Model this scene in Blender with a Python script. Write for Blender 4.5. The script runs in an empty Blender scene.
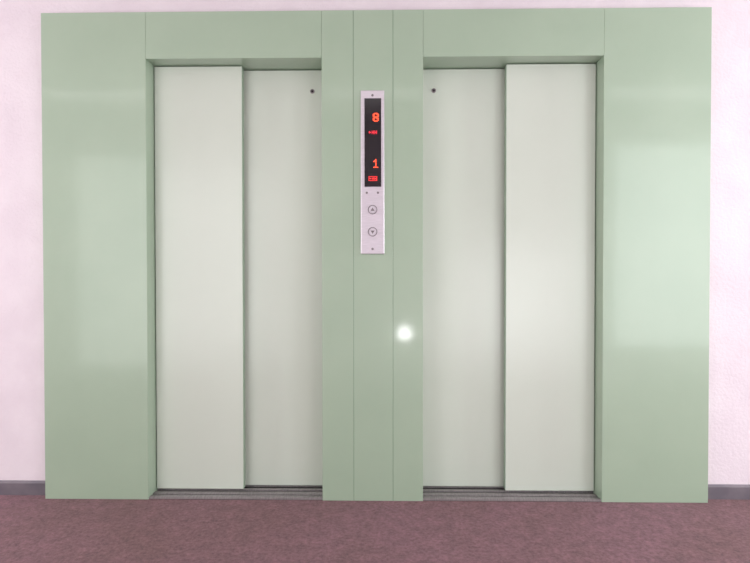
import bpy, bmesh, math
from mathutils import Vector, Matrix
S = bpy.context.scene
S.view_settings.view_transform = 'Standard'
COL = S.collection

# ---------------------------------------------------------------- materials
def new_mat(name):
    m = bpy.data.materials.new(name); m.use_nodes = True
    nt = m.node_tree
    return m, nt, nt.nodes['Principled BSDF']

def noise_mat(name, c1, c2, scale, rough, metal=0.0, bump=0.0, bump_scale=60, detail=4, coat=0.0, coat_rough=0.1, stretch=(1,1,1), ramp=(0.35,0.65)):
    m, nt, b = new_mat(name)
    tc = nt.nodes.new('ShaderNodeTexCoord')
    mp = nt.nodes.new('ShaderNodeMapping'); mp.inputs['Scale'].default_value = stretch
    nt.links.new(tc.outputs['Object'], mp.inputs[0])
    n = nt.nodes.new('ShaderNodeTexNoise'); n.inputs['Scale'].default_value = scale; n.inputs['Detail'].default_value = detail
    nt.links.new(mp.outputs[0], n.inputs['Vector'])
    r = nt.nodes.new('ShaderNodeValToRGB')
    r.color_ramp.elements[0].position = ramp[0]; r.color_ramp.elements[1].position = ramp[1]
    r.color_ramp.elements[0].color = (*c1, 1); r.color_ramp.elements[1].color = (*c2, 1)
    nt.links.new(n.outputs['Fac'], r.inputs[0]); nt.links.new(r.outputs[0], b.inputs['Base Color'])
    b.inputs['Roughness'].default_value = rough; b.inputs['Metallic'].default_value = metal
    b.inputs['Coat Weight'].default_value = coat; b.inputs['Coat Roughness'].default_value = coat_rough
    if bump > 0:
        n2 = nt.nodes.new('ShaderNodeTexNoise'); n2.inputs['Scale'].default_value = bump_scale; n2.inputs['Detail'].default_value = 5
        nt.links.new(mp.outputs[0], n2.inputs['Vector'])
        bp = nt.nodes.new('ShaderNodeBump'); bp.inputs['Strength'].default_value = bump; bp.inputs['Distance'].default_value = 0.01
        nt.links.new(n2.outputs['Fac'], bp.inputs['Height']); nt.links.new(bp.outputs[0], b.inputs['Normal'])
    return m

def emit_mat(name, col, strength):
    m, nt, b = new_mat(name)
    b.inputs['Base Color'].default_value = (*col, 1)
    b.inputs['Emission Color'].default_value = (*col, 1)
    b.inputs['Emission Strength'].default_value = strength
    return m

M_green = noise_mat('sage_enamel', (0.315,0.405,0.300), (0.333,0.423,0.315), 3, 0.34, coat=0.5, coat_rough=0.09)
M_seam = noise_mat('seam_dark_green', (0.17,0.25,0.17), (0.19,0.27,0.19), 8, 0.6)
M_door = noise_mat('pale_door_enamel', (0.56,0.61,0.53), (0.575,0.625,0.545), 2.5, 0.24, bump=0.02, bump_scale=250)
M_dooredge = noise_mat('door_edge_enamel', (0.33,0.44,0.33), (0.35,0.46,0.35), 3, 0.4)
M_wall = noise_mat('pink_plaster', (0.69,0.605,0.65), (0.73,0.65,0.69), 6, 0.85, bump=0.25, bump_scale=80)
M_ceil = noise_mat('white_ceiling', (0.75,0.72,0.72), (0.8,0.77,0.77), 5, 0.9)
M_base = noise_mat('grey_baseboard', (0.12,0.105,0.125), (0.16,0.135,0.155), 12, 0.5)
M_steel = noise_mat('brushed_steel', (0.60,0.56,0.60), (0.68,0.63,0.68), 30, 0.35, metal=0.55, stretch=(1,1,14))
M_steel_dark = noise_mat('dark_steel', (0.18,0.16,0.17), (0.25,0.22,0.23), 30, 0.4, metal=0.8)
M_sill = noise_mat('sill_aluminium', (0.27,0.25,0.25), (0.36,0.33,0.33), 30, 0.45, metal=0.6, stretch=(6,1,1))
M_groove = noise_mat('sill_groove', (0.03,0.028,0.028), (0.05,0.045,0.045), 30, 0.8)
M_black = noise_mat('black_glass', (0.008,0.006,0.008), (0.012,0.009,0.012), 5, 0.15)
M_dark = noise_mat('shaft_dark', (0.02,0.02,0.02), (0.03,0.03,0.03), 5, 0.9)
M_red = emit_mat('red_led', (1.0,0.03,0.03), 0.9)
M_orange = emit_mat('orange_led', (1.0,0.075,0.025), 1.4)
M_reddim = emit_mat('dim_red_led', (0.8,0.02,0.04), 0.7)

def carpet():
    m, nt, b = new_mat('maroon_carpet')
    tc = nt.nodes.new('ShaderNodeTexCoord')
    def N(sc, det=4, rough=0.6):
        n = nt.nodes.new('ShaderNodeTexNoise'); n.inputs['Scale'].default_value = sc; n.inputs['Detail'].default_value = det
        n.inputs['Roughness'].default_value = rough
        nt.links.new(tc.outputs['Object'], n.inputs['Vector']); return n
    big = N(1.3, 3); fine = N(60, 4, 0.75); mid = N(16, 4, 0.7)
    def ramp(src, p0, p1, c0, c1):
        r = nt.nodes.new('ShaderNodeValToRGB')
        r.color_ramp.elements[0].position = p0; r.color_ramp.elements[1].position = p1
        r.color_ramp.elements[0].color = (*c0,1); r.color_ramp.elements[1].color = (*c1,1)
        nt.links.new(src, r.inputs[0]); return r.outputs[0]
    c = ramp(big.outputs['Fac'], 0.35, 0.65, (0.178,0.098,0.102), (0.215,0.115,0.134))
    c2 = ramp(fine.outputs['Fac'], 0.35, 0.65, (0.68,0.68,0.68), (1.18,1.18,1.18))
    c3 = ramp(mid.outputs['Fac'], 0.35, 0.65, (0.82,0.84,0.82), (1.14,1.11,1.14))
    def mul(a, bb):
        x = nt.nodes.new('ShaderNodeMix'); x.data_type = 'RGBA'; x.blend_type = 'MULTIPLY'; x.inputs[0].default_value = 1
        nt.links.new(a, x.inputs[6]); nt.links.new(bb, x.inputs[7]); return x.outputs[2]
    nt.links.new(mul(mul(c, c2), c3), b.inputs['Base Color'])
    b.inputs['Roughness'].default_value = 0.95
    bp = nt.nodes.new('ShaderNodeBump'); bp.inputs['Strength'].default_value = 0.6; bp.inputs['Distance'].default_value = 0.01
    nt.links.new(fine.outputs['Fac'], bp.inputs['Height']); nt.links.new(bp.outputs[0], b.inputs['Normal'])
    return m
M_carpet = carpet()

# ---------------------------------------------------------------- mesh helpers
def add_box(bm, x0, x1, y0, y1, z0, z1, mi=0):
    vs = [bm.verts.new(p) for p in [(x0,y0,z0),(x1,y0,z0),(x1,y1,z0),(x0,y1,z0),(x0,y0,z1),(x1,y0,z1),(x1,y1,z1),(x0,y1,z1)]]
    for q in [(0,3,2,1),(4,5,6,7),(0,1,5,4),(1,2,6,5),(2,3,7,6),(3,0,4,7)]:
        f = bm.faces.new([vs[i] for i in q]); f.material_index = mi

def add_cyl(bm, x, z, y0, y1, r, seg=28, mi=0, r2=None):
    if r2 is None: r2 = r
    a = [bm.verts.new((x+r2*math.cos(t), y0, z+r2*math.sin(t))) for t in [2*math.pi*i/seg for i in range(seg)]]
    c = [bm.verts.new((x+r*math.cos(t), y1, z+r*math.sin(t))) for t in [2*math.pi*i/seg for i in range(seg)]]
    bm.faces.new(a).material_index = mi; bm.faces.new(list(reversed(c))).material_index = mi
    for i in range(seg):
        bm.faces.new([a[i], c[i], c[(i+1)%seg], a[(i+1)%seg]]).material_index = mi

def add_ring(bm, x, z, y0, y1, ro, ri, seg=32):
    L = []
    for y, r in [(y1,ro),(y0,ro),(y0,ri),(y1,ri)]:
        L.append([bm.verts.new((x+r*math.cos(2*math.pi*i/seg), y, z+r*math.sin(2*math.pi*i/seg))) for i in range(seg)])
    for k in range(4):
        A, B = L[k], L[(k+1)%4]
        for i in range(seg):
            bm.faces.new([A[i], A[(i+1)%seg], B[(i+1)%seg], B[i]])

def add_prism(bm, pts, y0, y1):
    a = [bm.verts.new((p[0], y0, p[1])) for p in pts]; c = [bm.verts.new((p[0], y1, p[1])) for p in pts]
    bm.faces.new(a); bm.faces.new(list(reversed(c)))
    n = len(pts)
    for i in range(n): bm.faces.new([a[i], c[i], c[(i+1)%n], a[(i+1)%n]])

def add_L(bm, xs, ys, z0, z1):
    """extruded plan outline"""
    a = [bm.verts.new((x,y,z0)) for x,y in zip(xs,ys)]; c = [bm.verts.new((x,y,z1)) for x,y in zip(xs,ys)]
    bm.faces.new(list(reversed(a))); bm.faces.new(c)
    n = len(a)
    for i in range(n): bm.faces.new([a[i], a[(i+1)%n], c[(i+1)%n], c[i]])

def finish(bm, name, mats, parent=None, origin=(0,0,0), bevel=0, label=None):
    bmesh.ops.recalc_face_normals(bm, faces=bm.faces)
    me = bpy.data.meshes.new(name)
    bm.transform(Matrix.Translation(-Vector(origin)))
    bm.to_mesh(me); bm.free()
    for m in (mats if isinstance(mats, list) else [mats]): me.materials.append(m)
    o = bpy.data.objects.new(name, me); COL.objects.link(o)
    if parent is not None:
        o.parent = parent; o.location = Vector(origin) - Vector(parent['_w'])
    else: o.location = origin
    if bevel:
        md = o.modifiers.new('bevel', 'BEVEL'); md.width = bevel; md.segments = 3; md.limit_method = 'ANGLE'
    if label: o['label'] = label
    o['_w'] = tuple(origin)
    return o

def empty(name, loc, label, category, group=None):
    e = bpy.data.objects.new(name, None); e.empty_display_size = 0.1; e.location = loc; COL.objects.link(e)
    e['label'] = label; e['category'] = category; e['_w'] = tuple(loc)
    if group: e['group'] = group
    return e
def struct(o): o['kind'] = 'structure'; return o

# ---------------------------------------------------------------- room dimensions (metres)
WALLY = 0.055; RX0, RX1 = -4.6, 4.6; RY = -3.0; H = 2.75
LO = (-1.162, -0.302); RO = (0.190, 1.059); ZO = 2.162; ZT = 2.389
SX0, SX1 = -1.677, 1.571

bm = bmesh.new()
add_box(bm, RX0, LO[0]-0.03, WALLY, 0.30, 0, H)
add_box(bm, LO[1]+0.03, RO[0]-0.03, WALLY, 0.30, 0, H)
add_box(bm, RO[1]+0.03, RX1, WALLY, 0.30, 0, H)
add_box(bm, LO[0]-0.03, LO[1]+0.03, WALLY, 0.30, ZT, H)
add_box(bm, RO[0]-0.03, RO[1]+0.03, WALLY, 0.30, ZT, H)
add_box(bm, RX0, RX1, 0.30, 0.36, 0, H, 1)
struct(finish(bm, 'wall_back', [M_wall, M_dark]))
# end walls, each with a window; opposite wall with tall glazed openings and an added low one
SW = (-1.35, -0.10, 0.6, 2.4)
for nm, xa, xb in (('wall_left', RX0-0.1, RX0), ('wall_right', RX1, RX1+0.1)):
    bm = bmesh.new()
    add_box(bm, xa, xb, RY-0.1, SW[0], 0, H); add_box(bm, xa, xb, SW[1], 0.36, 0, H)
    add_box(bm, xa, xb, SW[0], SW[1], 0, SW[2]); add_box(bm, xa, xb, SW[0], SW[1], SW[3], H)
    struct(finish(bm, nm, M_wall))
W1 = (-3.3, -1.1, 0.1, 2.4); W_ADDED = (0.75, 2.1, 0.15, 1.45); W2 = (2.35, 3.8, 0.3, 2.5)  # low middle opening is invented, to brighten the lower right doors
WS = (W1, W_ADDED, W2)
bm = bmesh.new()
xs = [RX0] + [v for w in WS for v in w[:2]] + [RX1]
for i in range(0, len(xs), 2): add_box(bm, xs[i], xs[i+1], RY-0.1, RY, 0, H)
for w in WS:
    add_box(bm, w[0], w[1], RY-0.1, RY, 0, w[2]); add_box(bm, w[0], w[1], RY-0.1, RY, w[3], H)
struct(finish(bm, 'wall_front', M_wall))
M_white = noise_mat('window_frame_white', (0.75,0.75,0.75), (0.8,0.8,0.8), 8, 0.4)
for i, w in enumerate(WS):
    bm = bmesh.new(); t = 0.05; ya, yb = RY-0.08, RY-0.03
    add_box(bm, w[0], w[1], ya, yb, w[2], w[2]+t); add_box(bm, w[0], w[1], ya, yb, w[3]-t, w[3])
    add_box(bm, w[0], w[0]+t, ya, yb, w[2]+t, w[3]-t); add_box(bm, w[1]-t, w[1], ya, yb, w[2]+t, w[3]-t)
    struct(finish(bm, 'window_%d' % (i+1), M_white))  # the second one frames the added low opening
for i, (xa, xb) in enumerate(((RX0-0.08, RX0-0.03), (RX1+0.03, RX1+0.08))):
    bm = bmesh.new(); t = 0.05; w = SW
    add_box(bm, xa, xb, w[0], w[1], w[2], w[2]+t); add_box(bm, xa, xb, w[0], w[1], w[3]-t, w[3])
    add_box(bm, xa, xb, w[0], w[0]+t, w[2]+t, w[3]-t); add_box(bm, xa, xb, w[1]-t, w[1], w[2]+t, w[3]-t)
    struct(finish(bm, 'window_%d' % (i+4), M_white))
bm = bmesh.new(); add_box(bm, RX0-0.1, RX1+0.1, RY-0.1, 0.36, -0.1, 0); struct(finish(bm, 'floor', M_carpet))
bm = bmesh.new(); add_box(bm, RX0-0.1, RX1+0.1, RY-0.1, 0.36, H, H+0.1); struct(finish(bm, 'ceiling', M_ceil))
def baseboard(name, x0, x1):
    bm = bmesh.new()
    ys = [WALLY, WALLY-0.012, WALLY-0.012, WALLY-0.006, WALLY]; zs = [0, 0, 0.060, 0.070, 0.070]
    a = [bm.verts.new((x0,y,z)) for y,z in zip(ys,zs)]; c = [bm.verts.new((x1,y,z)) for y,z in zip(ys,zs)]
    bm.faces.new(a); bm.faces.new(list(reversed(c)))
    for i in range(5): bm.faces.new([a[i], c[i], c[(i+1)%5], a[(i+1)%5]])
    struct(finish(bm, name, M_base))
baseboard('baseboard_left', RX0, SX0); baseboard('baseboard_right', SX1, RX1)

# ---------------------------------------------------------------- elevator surround
CXC = -0.056
sur = empty('elevator_surround', (CXC, 0, 0), 'sage green enamelled metal surround framing two elevator doorways', 'elevator surround')
g = 0.0012; D1 = 0.235; T = 0.026
bm = bmesh.new(); add_L(bm, [SX0, LO[0], LO[0], LO[0]-T, LO[0]-T, SX0], [0, 0, D1, D1, WALLY, WALLY], 0, ZT)
finish(bm, 'side_panel', M_green, sur, bevel=0.002)
bm = bmesh.new(); add_L(bm, [SX1, RO[1], RO[1], RO[1]+T, RO[1]+T, SX1], [0, 0, D1, D1, WALLY, WALLY], 0, ZT)
finish(bm, 'side_panel', M_green, sur, bevel=0.002)
for (a, b) in (LO, RO):
    bm = bmesh.new()
    pr = [(0,ZO),(D1,ZO),(D1,ZO+T),(WALLY,ZO+T),(WALLY,ZT),(0,ZT)]
    A = [bm.verts.new((a+0.0006,y,z)) for y,z in pr]; B = [bm.verts.new((b-0.0006,y,z)) for y,z in pr]
    bm.faces.new(A); bm.faces.new(list(reversed(B)))
    for i in range(6): bm.faces.new([A[i], B[i], B[(i+1)%6], A[(i+1)%6]])
    finish(bm, 'lintel', M_green, sur, bevel=0.0012)
s1, s2 = -0.148, 0.044
bm = bmesh.new(); add_L(bm, [LO[1], s1-g, s1-g, LO[1]+T, LO[1]+T, LO[1]], [0, 0, WALLY, WALLY, D1, D1], 0, ZT)
finish(bm, 'column_panel', M_green, sur, bevel=0.0015)
bm = bmesh.new(); add_box(bm, s1+g, s2-g, 0.0, WALLY, 0, ZT); finish(bm, 'column_panel', M_green, sur, bevel=0.0015)
bm = bmesh.new(); add_L(bm, [RO[0], s2+g, s2+g, RO[0]-T, RO[0]-T, RO[0]], [0, 0, WALLY, WALLY, D1, D1], 0, ZT)
finish(bm, 'column_panel', M_green, sur, bevel=0.0015)
bm = bmesh.new()
for x in (s1, s2): add_box(bm, x-g, x+g, 0.001, WALLY, 0, ZT)
finish(bm, 'seam_strip', M_seam, sur)

# ---------------------------------------------------------------- elevator doors
def door(x0, x1, flip):
    cx = (x0+x1)/2
    lab = 'pale green-white two-panel sliding elevator door, closed'
    e = empty('elevator_door', (cx, 0.12, 0.0), lab, 'elevator door', 'closed elevator doors')
    wdt = x1-x0
    def X(t): return (x1-t) if flip else (x0+t)
    zt = ZO-0.004
    def leaf(t0, t1, ya, yb, z0):
        bm = bmesh.new(); a, b = sorted((X(t0), X(t1)))
        add_box(bm, a, b, ya, yb, z0, zt)
        o = finish(bm, 'door_panel', [M_door, M_dooredge], e, origin=((a+b)/2, ya, z0), bevel=0.003)
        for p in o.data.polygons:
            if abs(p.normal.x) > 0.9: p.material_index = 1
        return o
    leaf(0.003, 0.448, 0.090, 0.128, 0.018)
    far = leaf(0.412, wdt-0.003, 0.150, 0.186, 0.014)
    kx = X(wdt-0.065); kz = 2.049
    bm = bmesh.new(); add_ring(bm, kx, kz, 0.1475, 0.152, 0.0115, 0.006)
    finish(bm, 'key_escutcheon', M_steel_dark, far, origin=(kx, 0.15, kz), label='small round dark steel key hole ring')
    bm = bmesh.new(); add_cyl(bm, kx, kz, 0.149, 0.152, 0.006)
    finish(bm, 'key_hole', M_black, far, origin=(kx, 0.15, kz))
door(*LO, False); door(*RO, True)

# ---------------------------------------------------------------- sills
for (a, b) in (LO, RO):
    e = empty('elevator_threshold', ((a+b)/2, 0.0, 0.0), 'grey grooved aluminium elevator threshold at the carpet edge', 'threshold', 'elevator thresholds')
    bm = bmesh.new(); z0, z1, zb = 0.0, 0.010, 0.002
    x0, x1 = a+0.001, b-0.001
    add_box(bm, x0, x1, 0.004, 0.240, z0, zb, 1)
    for (ya, yb) in [(0.004,0.034),(0.048,0.080),(0.104,0.124),(0.160,0.240)]:
        add_box(bm, x0, x1, ya, yb, zb, z1, 0)
        n = int((yb-ya)/0.011)
        for i in range(n):
            yy = ya+0.004+i*0.011
            add_box(bm, x0, x1, yy, yy+0.005, z1, z1+0.0012, 0)
    finish(bm, 'sill_plate', [M_sill, M_groove], e)

# ---------------------------------------------------------------- hall call panel
PX0, PX1, PZ0, PZ1 = -0.112, 0.002, 1.209, 1.999
pc = (PX0+PX1)/2
pan = empty('hall_call_panel', (pc, 0, PZ0), 'narrow stainless steel call panel with black floor display and two buttons', 'elevator call panel')
bm = bmesh.new(); add_box(bm, PX0, PX1, -0.010, 0.0, PZ0, PZ1)
finish(bm, 'faceplate', M_steel, pan, bevel=0.003, label='brushed stainless steel faceplate')
bm = bmesh.new(); add_box(bm, -0.094, -0.013, -0.0125, -0.009, 1.534, 1.960)
disp = finish(bm, 'display_window', M_black, pan, origin=(pc,-0.0125,1.534), bevel=0.001, label='black glass display with red lit digits')
FONT = {'8': ["01110","11011","10001","11011","01110","11011","10001","11011","01110"],
        '1': ["00100","01100","11100","00100","00100","00100","00100","00100","11111"]}
def digit(ch, cx, cz, w, h):
    bm = bmesh.new(); rows = FONT[ch]; dx = w/5; dz = h/len(rows)
    for r, row in enumerate(rows):
        for c, v in enumerate(row):
            if v == '1':
                x = cx-w/2+(c+0.5)*dx; z = cz+h/2-(r+0.5)*dz
                add_box(bm, x-dx*0.46, x+dx*0.46, -0.0138, -0.0124, z-dz*0.46, z+dz*0.46)
    finish(bm, 'floor_digit', M_orange, disp, origin=(cx,-0.0131,cz), label='glowing red-orange dot matrix digit ' + ch)
digit('8', -0.039, 1.868, 0.029, 0.042)
digit('1', -0.039, 1.646, 0.024, 0.042)
def glyphs(cx, cz, w, h, mat, frame):
    bm = bmesh.new()
    def bx(u0,u1,v0,v1): add_box(bm, cx+(u0-0.5)*w, cx+(u1-0.5)*w, -0.0138, -0.0124, cz+(v0-0.5)*h, cz+(v1-0.5)*h)
    # small arrow followed by two letter-like signs
    def P(u, v): return (cx+(u-0.5)*w, cz+(v-0.5)*h)
    add_prism(bm, [P(-0.02,0.5), P(0.12,0.95), P(0.12,0.62), P(0.26,0.62), P(0.26,0.38), P(0.12,0.38), P(0.12,0.05)], -0.0138, -0.0124)
    for u in (0.36, 0.70):
        bx(u,u+0.07,0,1); bx(u+0.21,u+0.28,0,1); bx(u+0.07,u+0.21,0.40,0.60)
    if frame:
        bx(-0.08,1.06,1.25,1.4); bx(-0.08,1.06,-0.4,-0.25); bx(-0.08,-0.04,-0.25,1.25); bx(1.02,1.06,-0.25,1.25)
    finish(bm, 'status_sign', mat, disp, origin=(cx,-0.0131,cz), label='tiny lit red status sign')
glyphs(-0.053, 1.796, 0.040, 0.018, M_reddim, False)
glyphs(-0.053, 1.573, 0.036, 0.012, M_red, True)
for x in (-0.083, -0.029):
    bm = bmesh.new(); add_cyl(bm, x, 1.505, -0.0112, -0.009, 0.0055)
    finish(bm, 'key_switch', M_steel_dark, pan, origin=(x,-0.0112,1.505), label='small dark round key switch')
for z in (1.975, 1.233):
    bm = bmesh.new(); add_cyl(bm, pc, z, -0.0118, -0.009, 0.0065, r2=0.005)
    o = finish(bm, 'screw', M_steel_dark, pan, origin=(pc,-0.0112,z))
for z, up in ((1.423, True), (1.316, False)):
    bm = bmesh.new(); add_cyl(bm, pc, z, -0.0155, -0.009, 0.0175, seg=40, r2=0.0165)
    btn = finish(bm, 'call_button', M_steel, pan, origin=(pc,-0.0155,z), label='round steel call button with %s arrow' % ('up' if up else 'down'))
    bm = bmesh.new(); add_ring(bm, pc, z, -0.0130, -0.009, 0.0225, 0.0195, 40)
    finish(bm, 'button_ring', M_steel_dark, btn, origin=(pc,-0.0130,z))
    s = 1 if up else -1
    bm = bmesh.new(); add_prism(bm, [(pc-0.010, z-0.006*s), (pc+0.010, z-0.006*s), (pc, z+0.010*s)], -0.0163, -0.0154)
    finish(bm, 'arrow', M_steel_dark, btn, origin=(pc,-0.0163,z))

# ---------------------------------------------------------------- lamps behind the viewer
M_lamp = emit_mat('lamp_diffuser', (1.0,0.98,0.98), 2.3)
M_lamp2 = emit_mat('glare_lamp_glow', (1.0,0.98,1.0), 80)
for x in (-2.4, 0.1, 2.6):
    e = empty('ceiling_lamp', (x, -2.2, H), 'flat rectangular white ceiling light', 'ceiling light', 'ceiling lights')
    bm = bmesh.new(); add_box(bm, x-0.65, x+0.65, -2.36, -2.04, H-0.03, H); finish(bm, 'lamp_housing', M_white, e, bevel=0.004)
    bm = bmesh.new(); add_box(bm, x-0.62, x+0.62, -2.33, -2.07, H-0.045, H-0.030); finish(bm, 'lamp_diffuser', M_lamp, e)
NX, NZ = 0.213, 0.50  # unseen lamp added so its reflection makes the glare spot on the column
e = empty('glare_lamp', (NX, RY, NZ), 'small round white lamp added for the glare on the column', 'added lamp')
bm = bmesh.new(); add_cyl(bm, NX, NZ, RY, RY+0.02, 0.10, 40); finish(bm, 'lamp_base', M_white, e)
bm = bmesh.new(); add_cyl(bm, NX, NZ, RY+0.02, RY+0.05, 0.055, 40, r2=0.05); finish(bm, 'lamp_lens', M_lamp2, e)

# daylight through the windows, plus the added low opening's light
def daylight(loc, rot, sx, sy, energy, col):
    ld = bpy.data.lights.new('window_daylight', 'AREA'); ld.shape = 'RECTANGLE'
    ld.size = sx; ld.size_y = sy; ld.energy = energy; ld.color = col
    lo = bpy.data.objects.new('window_daylight', ld); COL.objects.link(lo); lo.location = loc; lo.rotation_euler = rot
R = math.radians(90)
def win(w, e, c): daylight(((w[0]+w[1])/2, RY-0.12, (w[2]+w[3])/2), (R,0,0), w[1]-w[0], w[3]-w[2], e, c)
win(W1, 43, (1,0.99,0.98)); win(W_ADDED, 24, (1,0.98,1)); win(W2, 50, (0.93,0.99,1))
daylight((RX0-0.12, (SW[0]+SW[1])/2, (SW[2]+SW[3])/2), (R,0,-R), 1.25, 1.8, 80, (1,0.99,1))
daylight((RX1+0.12, (SW[0]+SW[1])/2, (SW[2]+SW[3])/2), (R,0,R), 1.25, 1.8, 115, (0.96,0.99,1))
wd = bpy.data.worlds.new('world'); S.world = wd; wd.use_nodes = True
wd.node_tree.nodes['Background'].inputs[0].default_value = (0.9,0.93,1,1); wd.node_tree.nodes['Background'].inputs[1].default_value = 0.8

# ---------------------------------------------------------------- camera
cd = bpy.data.cameras.new('camera'); cd.sensor_width = 36; cd.lens = 540/750*36; cd.clip_start = 0.05
cam = bpy.data.objects.new('camera', cd); COL.objects.link(cam)
cam.location = (0, -2.63, 1.112)
cam.rotation_euler = (math.radians(90)-0.014, 0.0008, 0.0166)
S.camera = cam
for o in bpy.data.objects:
    if '_w' in o: del o['_w']
